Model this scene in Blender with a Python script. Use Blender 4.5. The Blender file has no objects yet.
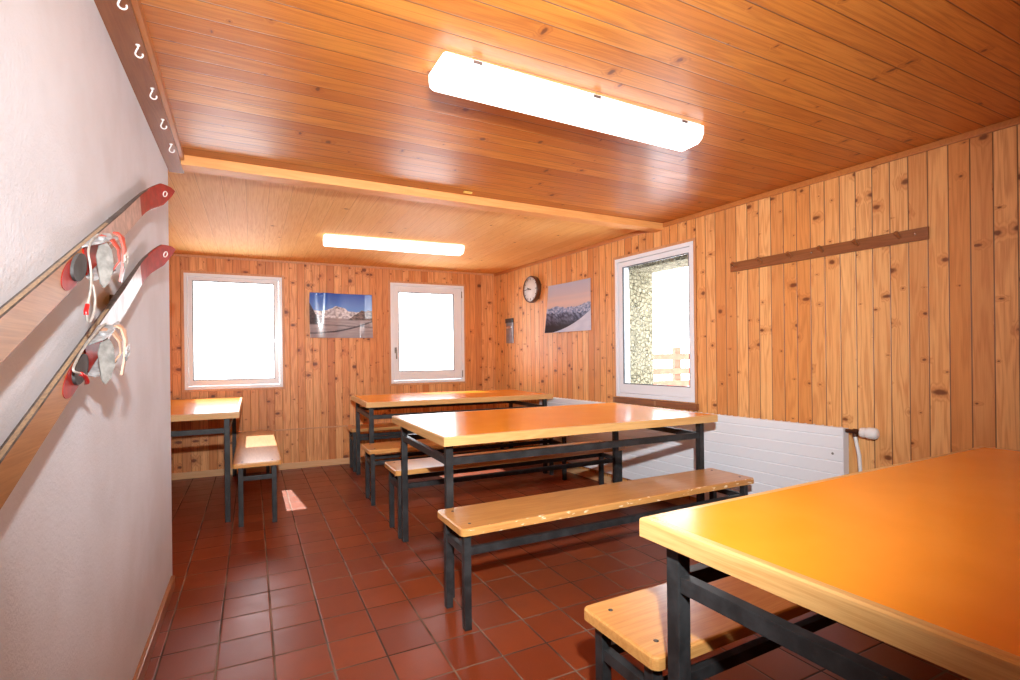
import bpy, bmesh, math, random
from mathutils import Vector, Matrix, noise as mnoise
random.seed(7)
S = bpy.context.scene
COL = S.collection
PI = math.pi
R = math.radians

# ------------------------------------------------------------------ mesh helpers
class MB:
    def __init__(s):
        s.v = []; s.f = []; s.m = []; s.sm = []
    def add(s, vs, fs, mat=0, smooth=False):
        b = len(s.v)
        s.v += [tuple(x) for x in vs]
        for f in fs:
            s.f.append([b + i for i in f]); s.m.append(mat); s.sm.append(smooth)
    def box(s, x0, x1, y0, y1, z0, z1, mat=0, bev=0.0, xf=None):
        bm = bmesh.new()
        bmesh.ops.create_cube(bm, size=1)
        for v in bm.verts:
            v.co = Vector(((x0 + x1) / 2 + v.co.x * (x1 - x0), (y0 + y1) / 2 + v.co.y * (y1 - y0), (z0 + z1) / 2 + v.co.z * (z1 - z0)))
        if bev > 0:
            bmesh.ops.bevel(bm, geom=bm.edges[:], offset=bev, segments=2, profile=0.7, affect='EDGES')
        s.frombm(bm, mat, xf)
    def frombm(s, bm, mat=0, xf=None, smooth=False):
        bm.verts.index_update()
        vs = [(xf @ v.co) if xf else v.co.copy() for v in bm.verts]
        s.add(vs, [[v.index for v in f.verts] for f in bm.faces], mat, smooth)
        bm.free()
    def tube(s, pts, r, seg=10, mat=0, caps=True, smooth=True, flat=1.0):
        pts = [Vector(p) for p in pts]
        n = len(pts); rings = []
        rs = r if isinstance(r, (list, tuple)) else [r] * n
        prev = None
        for i, p in enumerate(pts):
            t = (pts[min(i + 1, n - 1)] - pts[max(i - 1, 0)]).normalized()
            if prev is None:
                a = Vector((0, 0, 1)) if abs(t.z) < 0.9 else Vector((1, 0, 0))
                u = t.cross(a).normalized()
            else:
                u = (prev - t * prev.dot(t)).normalized()
            prev = u; w = t.cross(u)
            rings.append([p + u * math.cos(2 * PI * k / seg) * rs[i] + w * math.sin(2 * PI * k / seg) * rs[i] * flat for k in range(seg)])
        vs = [q for ring in rings for q in ring]
        fs = []
        for i in range(n - 1):
            for k in range(seg):
                fs.append([i * seg + k, i * seg + (k + 1) % seg, (i + 1) * seg + (k + 1) % seg, (i + 1) * seg + k])
        s.add(vs, fs, mat, smooth)
        if caps:
            s.add(rings[0], [list(range(seg))[::-1]], mat); s.add(rings[-1], [list(range(seg))], mat)
    def lathe(s, prof, seg=32, mat=0, xf=None, smooth=True):
        vs = []; fs = []
        for (r, z) in prof:
            for k in range(seg):
                vs.append(Vector((r * math.cos(2 * PI * k / seg), r * math.sin(2 * PI * k / seg), z)))
        for i in range(len(prof) - 1):
            for k in range(seg):
                fs.append([i * seg + k, i * seg + (k + 1) % seg, (i + 1) * seg + (k + 1) % seg, (i + 1) * seg + k])
        fs.append(list(range(seg))[::-1]); fs.append([(len(prof) - 1) * seg + k for k in range(seg)])
        if xf: vs = [xf @ v for v in vs]
        s.add(vs, fs, mat, smooth)
    def prism(s, poly, axis_pts, mat=0):
        """poly: list of 3D points of one end; axis_pts: displacement vector"""
        a = [Vector(p) for p in poly]; d = Vector(axis_pts); n = len(a)
        vs = a + [p + d for p in a]
        fs = [list(range(n))[::-1], [n + i for i in range(n)]] + [[i, (i + 1) % n, n + (i + 1) % n, n + i] for i in range(n)]
        s.add(vs, fs, mat)
    def build(s, name, mats, parent=None, loc=None, rotz=0, weld=False):
        me = bpy.data.meshes.new(name)
        me.from_pydata([tuple(v) for v in s.v], [], s.f)
        if not isinstance(mats, (list, tuple)): mats = [mats]
        for m in mats: me.materials.append(m)
        for p, mi, sm in zip(me.polygons, s.m, s.sm):
            p.material_index = mi; p.use_smooth = sm
        bm = bmesh.new(); bm.from_mesh(me)
        if weld: bmesh.ops.remove_doubles(bm, verts=bm.verts, dist=1e-5)
        bmesh.ops.recalc_face_normals(bm, faces=bm.faces)
        bm.to_mesh(me); bm.free(); me.update()
        o = bpy.data.objects.new(name, me); COL.objects.link(o)
        if parent: o.parent = parent
        if loc is not None: o.location = loc
        if rotz: o.rotation_euler = (0, 0, rotz)
        return o

def tag(o, label=None, cat=None, group=None, kind=None):
    if label: o['label'] = label
    if cat: o['category'] = cat
    if group: o['group'] = group
    if kind: o['kind'] = kind
    return o
def empty(name, loc=(0, 0, 0), rotz=0, **k):
    o = bpy.data.objects.new(name, None); COL.objects.link(o)
    o.location = loc; o.rotation_euler = (0, 0, rotz); o.empty_display_size = .1
    return tag(o, **k)
def struct(o):
    o['kind'] = 'structure'; return o
def copy_tree(o, parent=None):
    c = o.copy(); COL.objects.link(c); c.parent = parent
    for ch in list(o.children): copy_tree(ch, c)
    return c

# ------------------------------------------------------------------ material helpers
class NT:
    def __init__(s, name):
        s.mat = bpy.data.materials.new(name); s.mat.use_nodes = True
        s.nt = s.mat.node_tree; s.nt.nodes.clear()
        s.out = s.n('ShaderNodeOutputMaterial')
        s.bs = s.n('ShaderNodeBsdfPrincipled')
        s.l(s.bs.outputs[0], s.out.inputs[0])
    def n(s, t, **k):
        nd = s.nt.nodes.new(t)
        for a, b in k.items(): setattr(nd, a, b)
        return nd
    def l(s, a, b): s.nt.links.new(a, b)
    def put(s, sock, v):
        if hasattr(v, 'links') or hasattr(v, 'is_linked'): s.l(v, sock)
        else: sock.default_value = v
    def math(s, op, a, b=0.0, c=None):
        nd = s.n('ShaderNodeMath', operation=op)
        s.put(nd.inputs[0], a); s.put(nd.inputs[1], b)
        if c is not None: s.put(nd.inputs[2], c)
        return nd.outputs[0]
    def comb(s, x, y, z):
        nd = s.n('ShaderNodeCombineXYZ')
        s.put(nd.inputs[0], x); s.put(nd.inputs[1], y); s.put(nd.inputs[2], z)
        return nd.outputs[0]
    def coords(s):
        tc = s.n('ShaderNodeTexCoord'); sp = s.n('ShaderNodeSeparateXYZ')
        s.l(tc.outputs['Object'], sp.inputs[0]); s.tc = tc
        return sp.outputs
    def noise(s, vec, scale=1, detail=2, rough=.5, dist=0):
        nd = s.n('ShaderNodeTexNoise'); s.l(vec, nd.inputs['Vector'])
        nd.inputs['Scale'].default_value = scale; nd.inputs['Detail'].default_value = detail
        nd.inputs['Roughness'].default_value = rough; nd.inputs['Distortion'].default_value = dist
        return nd.outputs[0]
    def ss(s, x, e0, e1, o0=0.0, o1=1.0):
        nd = s.n('ShaderNodeMapRange', interpolation_type='SMOOTHSTEP')
        s.put(nd.inputs[0], x)
        nd.inputs[1].default_value = e0; nd.inputs[2].default_value = e1
        nd.inputs[3].default_value = o0; nd.inputs[4].default_value = o1
        return nd.outputs[0]
    def mix(s, f, a, b, bt='MIX'):
        nd = s.n('ShaderNodeMix', data_type='RGBA', blend_type=bt)
        s.put(nd.inputs[0], f)
        for i, v in ((6, a), (7, b)):
            if isinstance(v, tuple): nd.inputs[i].default_value = (*v[:3], 1)
            else: s.l(v, nd.inputs[i])
        return nd.outputs[2]
    def color(s, v):
        if isinstance(v, tuple): s.bs.inputs['Base Color'].default_value = (*v[:3], 1)
        else: s.l(v, s.bs.inputs['Base Color'])
    def set(s, rough=None, metal=None, spec=None, coat=None, coat_r=None):
        if rough is not None: s.put(s.bs.inputs['Roughness'], rough)
        if metal is not None: s.bs.inputs['Metallic'].default_value = metal
        if spec is not None: s.bs.inputs['Specular IOR Level'].default_value = spec
        if coat is not None: s.bs.inputs['Coat Weight'].default_value = coat
        if coat_r is not None: s.bs.inputs['Coat Roughness'].default_value = coat_r
    def bump(s, h, strength=.3, dist=.002):
        b = s.n('ShaderNodeBump'); b.inputs['Strength'].default_value = strength; b.inputs['Distance'].default_value = dist
        s.l(h, b.inputs['Height']); s.l(b.outputs[0], s.bs.inputs['Normal'])

def plain(name, c, rough=.5, metal=0, spec=.5, coat=None, noise_amt=0.0, nscale=30, bump=0.0):
    t = NT(name); x = t.coords()
    if noise_amt or bump:
        n = t.noise(t.tc.outputs['Object'], nscale, 3, .6)
        f = t.ss(n, .3, .7)
        dark = tuple(k * (1 - noise_amt) for k in c); t.color(t.mix(f, dark, c))
        if bump: t.bump(n, bump, .002)
    else: t.color(c)
    t.set(rough, metal, spec, coat)
    return t.mat

def boards(name, ua, la, pitch, off, light, mid, dark, knotc, joint=.0022, jcol=(.10, .035, .012), rough=.4, coat=0, coat_r=.2,
           knots=.5, tone=.5, seed=0.0, klen=.42, jbump=.6, gscale=1.0, rough_n=0.0, knot_r=.016):
    """tongue and groove boarding; ua = axis across the boards, la = axis along them (0,1,2)"""
    t = NT(name); c = t.coords()
    wa = 3 - ua - la
    u = t.math('ADD', c[ua], off); L = c[la]
    q = t.math('DIVIDE', u, pitch); idx = t.math('FLOOR', q); fr = t.math('SUBTRACT', q, idx)
    wn = t.n('ShaderNodeTexWhiteNoise', noise_dimensions='1D'); t.l(t.math('ADD', idx, 31.7 + seed), wn.inputs['W'])
    rnd = wn.outputs['Value']
    sc = t.n('ShaderNodeSeparateColor'); t.l(wn.outputs['Color'], sc.inputs[0])
    r2, r3 = sc.outputs[0], sc.outputs[1]
    # knots
    kv = t.n('ShaderNodeTexVoronoi', feature='F1', voronoi_dimensions='2D')
    kv.inputs['Randomness'].default_value = .85
    ku = t.math('DIVIDE', c[ua], .075); kl = t.math('ADD', t.math('DIVIDE', L, klen), t.math('MULTIPLY', rnd, 7.3))
    t.l(t.comb(ku, kl, 0.0), kv.inputs['Vector']); kv.inputs['Scale'].default_value = 1
    # true metric distance from the cell point
    sx = t.n('ShaderNodeSeparateXYZ'); t.l(kv.outputs['Position'], sx.inputs[0])
    du = t.math('MULTIPLY', t.math('SUBTRACT', ku, sx.outputs[0]), .075)
    dl = t.math('MULTIPLY', t.math('SUBTRACT', kl, sx.outputs[1]), klen)
    wob = t.noise(t.comb(t.math('MULTIPLY', u, 60.), t.math('MULTIPLY', L, 60.), rnd), 1, 2, .6)
    ksep = t.n('ShaderNodeSeparateColor'); t.l(kv.outputs['Color'], ksep.inputs[0])
    asp = t.math('ADD', .42, t.math('MULTIPLY', ksep.outputs[2], .65))
    d = t.math('SQRT', t.math('ADD', t.math('POWER', t.math('MULTIPLY', du, asp), 2.), t.math('POWER', t.math('MULTIPLY', dl, 1.15), 2.)))
    d = t.math('ADD', d, t.math('MULTIPLY', t.math('SUBTRACT', wob, .5), .010))
    size = t.math('MULTIPLY', t.math('POWER', ksep.outputs[1], 2.2), knot_r)
    on = t.math('LESS_THAN', ksep.outputs[0], knots)
    rel = t.math('DIVIDE', d, t.math('ADD', size, .003))
    core = t.math('MULTIPLY', t.ss(rel, 1.35, .55), on)
    halo = t.math('MULTIPLY', t.ss(rel, 4.2, .9), on)
    # grain
    warp = t.math('MULTIPLY', halo, .9)
    g1 = t.noise(t.comb(t.math('MULTIPLY', u, 16. * gscale), t.math('ADD', t.math('MULTIPLY', L, .9), t.math('MULTIPLY', rnd, 19.)), t.math('MULTIPLY', r2, 9.)), 1, 2, .55, .3)
    ph = t.math('ADD', t.math('MULTIPLY', g1, 46.), t.math('MULTIPLY', warp, 9.))
    rings = t.math('ADD', .5, t.math('MULTIPLY', t.math('SINE', ph), .5))
    rings = t.math('POWER', rings, 1.7)
    fine = t.noise(t.comb(t.math('MULTIPLY', u, 420.), t.math('ADD', t.math('MULTIPLY', L, 7.), t.math('MULTIPLY', rnd, 5.)), t.math('MULTIPLY', c[wa], 50.)), 1, 2, .6)
    blot = t.noise(t.comb(t.math('MULTIPLY', u, 5.), t.math('ADD', t.math('MULTIPLY', L, 1.7), t.math('MULTIPLY', rnd, 33.)), 3.3), 1, 3, .6)
    base = t.mix(t.math('MULTIPLY', rnd, tone + .25), light, mid)
    gf = t.math('MULTIPLY', t.math('ADD', t.math('MULTIPLY', rings, .38), t.math('MULTIPLY', t.ss(fine, .35, .7), .30)), 1.0)
    col = t.mix(gf, base, dark)
    col = t.mix(t.math('MULTIPLY', t.ss(blot, .42, .75), .45), col, mid)
    col = t.mix(t.math('MULTIPLY', t.ss(r3, .55, 1.), tone * .55), col, dark)
    col = t.mix(t.math('MULTIPLY', halo, .42), col, dark)
    col = t.mix(t.math('MULTIPLY', core, .85), col, knotc)
    e = t.math('MINIMUM', fr, t.math('SUBTRACT', 1., fr))
    jm = t.ss(e, joint / pitch * 1.5, joint / pitch * .4)
    col = t.mix(t.math('MULTIPLY', jm, .88), col, jcol)
    t.color(col)
    if rough_n: rr = t.math('ADD', rough, t.math('MULTIPLY', t.math('SUBTRACT', fine, .5), rough_n))
    else: rr = rough
    t.set(rr, 0, .4, coat, coat_r)
    h = t.math('ADD', t.math('MULTIPLY', t.ss(e, 0., .05), 1.), t.math('MULTIPLY', fine, .05))
    t.bump(h, jbump, .003)
    return t.mat

def plankwood(name, la, light, dark, knotc, rough=.35, coat=0.0, wear=None, seed=0., gs=1.0, lines=0.0):
    """one piece of solid wood; la = axis along the grain"""
    t = NT(name); c = t.coords()
    oi = t.n('ShaderNodeObjectInfo')
    ax = [0, 1, 2]; ax.remove(la); a, b = ax
    sh = t.math('ADD', t.math('MULTIPLY', oi.outputs['Random'], 17.), seed)
    g1 = t.noise(t.comb(t.math('MULTIPLY', c[a], 15. * gs), t.math('ADD', t.math('MULTIPLY', c[la], 1.0), sh), t.math('MULTIPLY', c[b], 15. * gs)), 1, 2, .5, .4)
    rings = t.math('ADD', .5, t.math('MULTIPLY', t.math('SINE', t.math('MULTIPLY', g1, 50.)), .5))
    fine = t.noise(t.comb(t.math('MULTIPLY', c[a], 320.), t.math('ADD', t.math('MULTIPLY', c[la], 9.), sh), t.math('MULTIPLY', c[b], 320.)), 1, 3, .6)
    bl = t.noise(t.comb(t.math('MULTIPLY', c[a], 6.), t.math('ADD', t.math('MULTIPLY', c[la], 2.2), sh), t.math('MULTIPLY', c[b], 6.)), 1, 3, .6)
    f = t.math('ADD', t.math('MULTIPLY', rings, .35), t.math('MULTIPLY', t.ss(fine, .35, .7), .4))
    f = t.math('ADD', f, t.math('MULTIPLY', t.ss(bl, .4, .8), .35))
    col = t.mix(f, light, dark)
    if wear is not None:
        w = t.noise(t.comb(t.math('MULTIPLY', c[0], 5.), t.math('MULTIPLY', c[1], 40.), sh), 1, 4, .7)
        col = t.mix(t.math('MULTIPLY', t.ss(w, .60, .68), .8), col, wear)
    t.color(col); t.set(rough, 0, .45, coat, .15)
    t.bump(fine, .12, .001)
    return t.mat

# ------------------------------------------------------------------ materials
M = {}
pine_l, pine_m, pine_d, knot = (.72, .36, .145), (.60, .245, .082), (.42, .135, .038), (.13, .030, .010)
M['wall_b'] = boards('pine_boards_back', 0, 2, .0765, .03, (.90, .47, .19), (.72, .29, .085), (.42, .115, .028), knot, knots=.62, rough=.45, tone=.85, seed=3., klen=.24, joint=.0015, jcol=(.20, .07, .02), knot_r=.020)
M['wall_r'] = boards('pine_boards_right', 0, 2, .0843, .0125, (.93, .53, .215), (.78, .335, .098), (.48, .150, .036), knot, knots=.60, rough=.42, tone=.8, joint=.0024, seed=11., klen=.23, knot_r=.0145)
M['ceil_f'] = boards('ceiling_boards_varnished', 1, 0, .0888, .0245, (.70, .28, .048), (.52, .160, .020), (.33, .078, .008), (.11, .022, .006), knots=.42, rough=.38, coat=.16, coat_r=.18, tone=.65, seed=5., klen=.5, jcol=(.12, .035, .010), rough_n=.15, knot_r=.013, joint=.0020)
M['ceil_b'] = boards('ceiling_boards_clear', 0, 1, .13, .02, (.93, .60, .24), (.86, .48, .155), (.66, .28, .075), (.10, .03, .012), knots=.14, rough=.62, coat=.0, coat_r=.3, tone=.5, seed=9., klen=.45, joint=.0008, jcol=(.42, .17, .05), gscale=2.4, knot_r=.009, jbump=.15)
M['ceil_b'].node_tree.nodes['Principled BSDF'].inputs['Specular IOR Level'].default_value = .12
M['beam'] = plankwood('beam_pine', 0, (.84, .42, .14), (.70, .29, .080), knot, .55, .0, gs=.7)
M['beam_dark'] = plankwood('beam_stained', 1, (.32, .105, .030), (.22, .065, .018), knot, .38, .2, gs=.8)
M['strip'] = plankwood('strip_orange_pine', 1, (.56, .21, .055), (.42, .13, .032), knot, .35, .2)
M['casing'] = plankwood('casing_pine', 2, (.66, .34, .16), (.50, .21, .08), knot, .45)
M['baseb'] = plankwood('baseboard_pine', 0, (.74, .46, .24), (.62, .33, .14), knot, .4)
M['baseb_dark'] = plankwood('baseboard_stained', 1, (.40, .15, .050), (.26, .085, .024), knot, .35, .2)
M['sillw'] = plankwood('sill_worn', 0, (.30, .11, .04), (.14, .045, .018), knot, .5, wear=(.6, .35, .2))
M['rack'] = plankwood('rack_brown', 0, (.30, .105, .035), (.20, .062, .020), knot, .4)
M['peg'] = plankwood('peg_brown', 1, (.34, .13, .045), (.22, .07, .022), knot, .35, .2)
M['seat'] = plankwood('bench_seat_wood', 0, (.66, .335, .105), (.50, .20, .050), knot, .30, .35, gs=.9)
def worn_seat():
    mt = M['seat'].copy(); mt.name = 'bench_seat_wood_chipped'; nt = mt.node_tree
    bs = next(n for n in nt.nodes if n.type == 'BSDF_PRINCIPLED'); src = bs.inputs['Base Color'].links[0].from_socket
    tc = next(n for n in nt.nodes if n.type == 'TEX_COORD')
    sp = nt.nodes.new('ShaderNodeSeparateXYZ'); nt.links.new(tc.outputs['Object'], sp.inputs[0])
    nz = nt.nodes.new('ShaderNodeTexNoise'); mp = nt.nodes.new('ShaderNodeMapping'); mp.inputs['Scale'].default_value = (4, 16, 16)
    nt.links.new(tc.outputs['Object'], mp.inputs[0]); nt.links.new(mp.outputs[0], nz.inputs['Vector']); nz.inputs['Detail'].default_value = 4
    a = nt.nodes.new('ShaderNodeMapRange'); a.interpolation_type = 'SMOOTHSTEP'; nt.links.new(sp.outputs[1], a.inputs[0]); a.inputs[1].default_value = -.135; a.inputs[2].default_value = -.156
    b = nt.nodes.new('ShaderNodeMapRange'); b.interpolation_type = 'SMOOTHSTEP'; nt.links.new(nz.outputs[0], b.inputs[0]); b.inputs[1].default_value = .615; b.inputs[2].default_value = .64
    m = nt.nodes.new('ShaderNodeMath'); m.operation = 'MULTIPLY'; nt.links.new(a.outputs[0], m.inputs[0]); nt.links.new(b.outputs[0], m.inputs[1])
    mx = nt.nodes.new('ShaderNodeMix'); mx.data_type = 'RGBA'; nt.links.new(m.outputs[0], mx.inputs[0]); nt.links.new(src, mx.inputs[6]); mx.inputs[7].default_value = (.93, .74, .48, 1)
    nt.links.new(mx.outputs[2], bs.inputs['Base Color']); return mt
M['seat_worn'] = worn_seat()
M['edge'] = plankwood('table_edge_wood', 0, (.74, .44, .175), (.58, .29, .085), knot, .35, .15, gs=.8)
M['edge_y'] = plankwood('table_edge_wood_end', 1, (.72, .42, .16), (.50, .245, .07), knot, .35, .15, gs=.8)

def laminate():
    t = NT('orange_laminate'); t.coords()
    n = t.noise(t.tc.outputs['Object'], 6, 3, .5)
    t.color(t.mix(t.ss(n, .3, .7), (.90, .290, .012), (.94, .315, .018)))
    n2 = t.noise(t.tc.outputs['Object'], 90, 3, .6)
    t.set(t.math('ADD', .17, t.math('MULTIPLY', n2, .06)), 0, .55)
    return t.mat
M['lam'] = laminate()
def steel():
    t = NT('dark_grey_steel'); t.coords()
    n = t.noise(t.tc.outputs['Object'], 14, 4, .65)
    t.color(t.mix(t.ss(n, .35, .7), (.020, .019, .019), (.042, .041, .042)))
    t.set(.42, .1, .35); t.bump(n, .1, .001)
    return t.mat
M['steel'] = steel()
M['bolt'] = plain('bolt', (.12, .11, .10), .35, .9)
M['plaster'] = None
def plaster():
    t = NT('white_plaster'); t.coords()
    n = t.noise(t.tc.outputs['Object'], 85, 5, .62, .1)
    n2 = t.noise(t.tc.outputs['Object'], 3, 3, .6)
    n3 = t.noise(t.tc.outputs['Object'], 220, 2, .5)
    t.color(t.mix(t.ss(n2, .3, .75), (.76, .80, .86), (.69, .71, .75)))
    t.set(.78, 0, .3)
    t.bump(t.math('ADD', t.math('MULTIPLY', n, .8), t.math('MULTIPLY', n3, .3)), .40, .005)
    return t.mat
M['plaster'] = plaster()
def stone():
    t = NT('rubble_stone'); t.coords()
    v = t.n('ShaderNodeTexVoronoi', feature='DISTANCE_TO_EDGE'); t.l(t.tc.outputs['Object'], v.inputs['Vector']); v.inputs['Scale'].default_value = 24
    n = t.noise(t.tc.outputs['Object'], 30, 5, .7)
    c = t.mix(t.ss(n, .3, .7), (.15, .12, .07), (.42, .37, .25))
    c = t.mix(t.ss(v.outputs[0], .06, .0), c, (.06, .055, .04))
    t.color(c); t.set(.9, 0, .2); t.bump(t.math('ADD', t.ss(v.outputs[0], 0., .1), n), .8, .02)
    return t.mat
M['stone'] = stone()
def tiles():
    t = NT('quarry_tiles'); c = t.coords()
    px, py = .2, .2122
    u = t.math('DIVIDE', t.math('SUBTRACT', c[0], .0673), px); v = t.math('DIVIDE', t.math('SUBTRACT', c[1], 2.0200), py)
    iu = t.math('FLOOR', u); iv = t.math('FLOOR', v)
    fu = t.math('SUBTRACT', u, iu); fv = t.math('SUBTRACT', v, iv)
    wn = t.n('ShaderNodeTexWhiteNoise', noise_dimensions='2D'); t.l(t.comb(iu, iv, 0.), wn.inputs['Vector'])
    eu = t.math('MULTIPLY', t.math('MINIMUM', fu, t.math('SUBTRACT', 1., fu)), px)
    ev = t.math('MULTIPLY', t.math('MINIMUM', fv, t.math('SUBTRACT', 1., fv)), py)
    wob = t.noise(t.tc.outputs['Object'], 40, 2, .5)
    e = t.math('ADD', t.math('MINIMUM', eu, ev), t.math('MULTIPLY', t.math('SUBTRACT', wob, .5), .0016))
    n = t.noise(t.tc.outputs['Object'], 9, 4, .6)
    n2 = t.noise(t.tc.outputs['Object'], 130, 2, .6)
    col = t.mix(wn.outputs['Value'], (.185, .033, .010), (.26, .050, .014))
    col = t.mix(t.math('MULTIPLY', t.ss(n, .4, .75), .45), col, (.20, .045, .020))
    col = t.mix(t.math('MULTIPLY', t.ss(n2, .55, .8), .18), col, (.36, .11, .05))
    g = t.ss(e, .0042, .0026)
    gn = t.noise(t.tc.outputs['Object'], 3.0, 2, .5)
    gc = t.mix(t.ss(gn, .4, .62), (.055, .028, .018), (.20, .13, .09))
    t.color(t.mix(g, col, gc))
    t.set(t.math('ADD', t.math('ADD', .24, t.math('MULTIPLY', n, .20)), t.math('MULTIPLY', g, .4)), 0, .26)
    t.bump(t.math('ADD', t.ss(e, .001, .007), t.math('MULTIPLY', n, .25)), .35, .003)
    return t.mat
M['tiles'] = tiles()
M['upvc'] = plain('white_window_plastic', (.78, .83, .90), .28, 0, .5)
M['gasket'] = plain('window_gasket', (.07, .075, .09), .5)
M['rad'] = plain('radiator_enamel', (.80, .83, .88), .32)
M['rad_in'] = plain('radiator_inner', (.45, .45, .46), .5)
M['chrome'] = plain('chrome', (.55, .53, .50), .22, 1.0)
M['white_pl'] = plain('white_plastic', (.83, .83, .82), .35)
M['copper_d'] = plain('valve_brass', (.12, .055, .035), .35, .8)
M['hook'] = plain('white_hook', (.88, .86, .83), .35)
M['black'] = plain('black_plastic', (.015, .014, .014), .35)
M['clockrim'] = plain('clock_rim', (.10, .035, .018), .3, .1, .5, .3)
M['clockface'] = plain('clock_face', (.80, .79, .79), .4)
M['greyplate'] = plain('brushed_grey_plate', (.34, .34, .36), .3, .8, noise_amt=.3, nscale=18)
M['brass'] = plain('brass_tag', (.85, .60, .16), .3, .3)
M['snow'] = plain('snow', (.85, .87, .90), .7, noise_amt=.04, nscale=.6)
M['redpaint'] = plain('weathered_red_paint', (.50, .10, .05), .6, noise_amt=.3, nscale=12)
M['skiwood'] = plankwood('ski_ash_wood', 1, (.47, .225, .078), (.31, .130, .038), knot, .38, .25, gs=2.2)
M['skiedge'] = plain('ski_side_dark', (.12, .10, .09), .5, .2, noise_amt=.6, nscale=40)
M['skistrip'] = plankwood('ski_side_wood', 1, (.42, .27, .15), (.16, .11, .08), knot, .5, gs=3.)
M['skired'] = plain('ski_red_paint', (.42, .016, .008), .42, 0, .2, .0, noise_amt=.35, nscale=26)
M['skipale'] = plain('ski_worn_silver_paint', (.60, .44, .40), .35, .1, .5, noise_amt=.38, nscale=34)
M['skipale2'] = plain('ski_bright_silver_paint', (.78, .74, .74), .3, .2, .5, noise_amt=.30, nscale=26)
M['pad'] = plain('grey_rubber_pad', (.075, .072, .070), .6, noise_amt=.3, nscale=60)
M['bindmetal'] = plain('binding_metal', (.56, .56, .56), .35, .35, noise_amt=.45, nscale=50)
M['bindgrey'] = plain('binding_grey_leather', (.34, .325, .30), .5, .2, noise_amt=.45, nscale=40)
M['cable'] = plain('binding_cable', (.66, .63, .57), .35, .5, noise_amt=.3, nscale=60)
M['redstrap'] = plain('red_leather_strap', (.60, .075, .05), .4, 0, .5, .2, noise_amt=.35, nscale=60)
M['tanstrap'] = plain('tan_leather_strap', (.60, .34, .22), .5, noise_amt=.3, nscale=60)
M['redgrip'] = plain('red_plastic_sleeve', (.60, .012, .012), .3)

def emis(name, c, strength):
    t = NT(name)
    t.color((.85, .85, .85)); t.set(.3)
    t.bs.inputs['Emission Color'].default_value = (*c, 1); t.bs.inputs['Emission Strength'].default_value = strength
    return t.mat
M['diff'] = emis('lamp_diffuser', (1.0, .97, .93), 1.9)
M['lampcap'] = emis('lamp_end_cap', (1.0, .97, .93), 1.2)
def glass():
    t = NT('window_glass'); t.nt.nodes.remove(t.bs)
    tr = t.n('ShaderNodeBsdfTransparent'); gl = t.n('ShaderNodeBsdfGlossy'); gl.inputs['Roughness'].default_value = .01
    fr = t.n('ShaderNodeFresnel'); fr.inputs[0].default_value = 1.10
    mx = t.n('ShaderNodeMixShader'); t.l(fr.outputs[0], mx.inputs[0]); t.l(tr.outputs[0], mx.inputs[1]); t.l(gl.outputs[0], mx.inputs[2])
    t.l(mx.outputs[0], t.out.inputs[0])
    return t.mat
M['glass'] = glass()

# ------------------------------------------------------------------ the room
H = 2.235
XL, YB = -.385, -2.3
CX, CY = 2.7686, 5.8891
thr, thb = R(-4.0723), R(1.8851)
RD = Vector((math.sin(thr), math.cos(thr), 0)); BD = Vector((math.cos(thb), -math.sin(thb), 0))
RN = Vector((math.cos(thr), -math.sin(thr), 0)); BN = Vector((math.sin(thb), math.cos(thb), 0))
C0 = Vector((CX, CY, 0))
ROT_R = math.atan2(-RD.y, -RD.x)     # local x runs from the far corner towards the camera, local y out of the room
ROT_B = -thb                         # local x = right along the back wall, local y out of the room
RL = (CY - YB) / RD.y
YF = 3.22

m = MB(); m.box(-1.95, 3.6, YB - .1, 6.2, -.12, 0); struct(m.build('floor', M['tiles']))
# ceiling: boards run across the front half and lengthways at the back
m = MB(); m.prism([(-.6, YB - .1, H), (3.55, YB - .1, H), (3.2, 3.15, H), (-.6, 3.15, H)], (0, 0, .08)); struct(m.build('ceiling', M['ceil_f']))
m = MB(); m.prism([(-1.95, 3.15, H), (3.25, 3.15, H), (3.1, 6.2, H), (-1.95, 6.3, H)], (0, 0, .08)); struct(m.build('ceiling_back', M['ceil_b']))

def wall_mesh(u0, u1, openings, y0, y1, h, mat=0, mb=None, z0=0):
    mb = mb or MB()
    us = sorted(openings)
    cur = u0
    for (a, b, zb, zt) in us:
        mb.box(cur, a, y0, y1, z0, h, mat)
        mb.box(a, b, y0, y1, z0, zb, mat); mb.box(a, b, y0, y1, zt, h, mat)
        cur = b
    mb.box(cur, u1, y0, y1, z0, h, mat)
    return mb
W1 = (-3.366, -2.473, .884, 2.053); W2 = (-1.322, -.418, .882, 2.060); W3 = (2.234, 3.088, .815, 2.036)
TH = .34
m = wall_mesh(-4.8, .12, [W1, W2], 0, .03, H, 0)
struct(m.build('wall_back', M['wall_b'], None, C0, ROT_B))
m = wall_mesh(-4.8, .5, [W1, W2], .03, TH, H + .1, 0)
struct(m.build('wall_back_masonry', M['plaster'], None, C0, ROT_B))
m = wall_mesh(0, RL, [W3], 0, .03, H, 0)
struct(m.build('wall_right', M['wall_r'], None, C0, ROT_R))
m = MB(); wall_mesh(0, RL, [W3], .03, .16, H + .1, 0, m); wall_mesh(0, RL, [(W3[0] - .0, W3[1] + .03, W3[2] - .02, W3[3] - .085)], .16, .46, H + .1, 1, m)
struct(m.build('wall_right_masonry', [M['plaster'], M['stone']], None, C0, ROT_R))
m = MB(); m.box(XL - .14, XL, YB, YF, 0, H); struct(m.build('wall_left', M['plaster']))
m = MB(); m.box(-1.95, XL - .14, YF - .14, YF, 0, H); struct(m.build('wall_alcove_front', M['plaster']))
m = MB(); m.box(-1.95, -1.83, YF, 6.2, 0, H); struct(m.build('wall_alcove_left', M['wall_r'], None))
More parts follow.
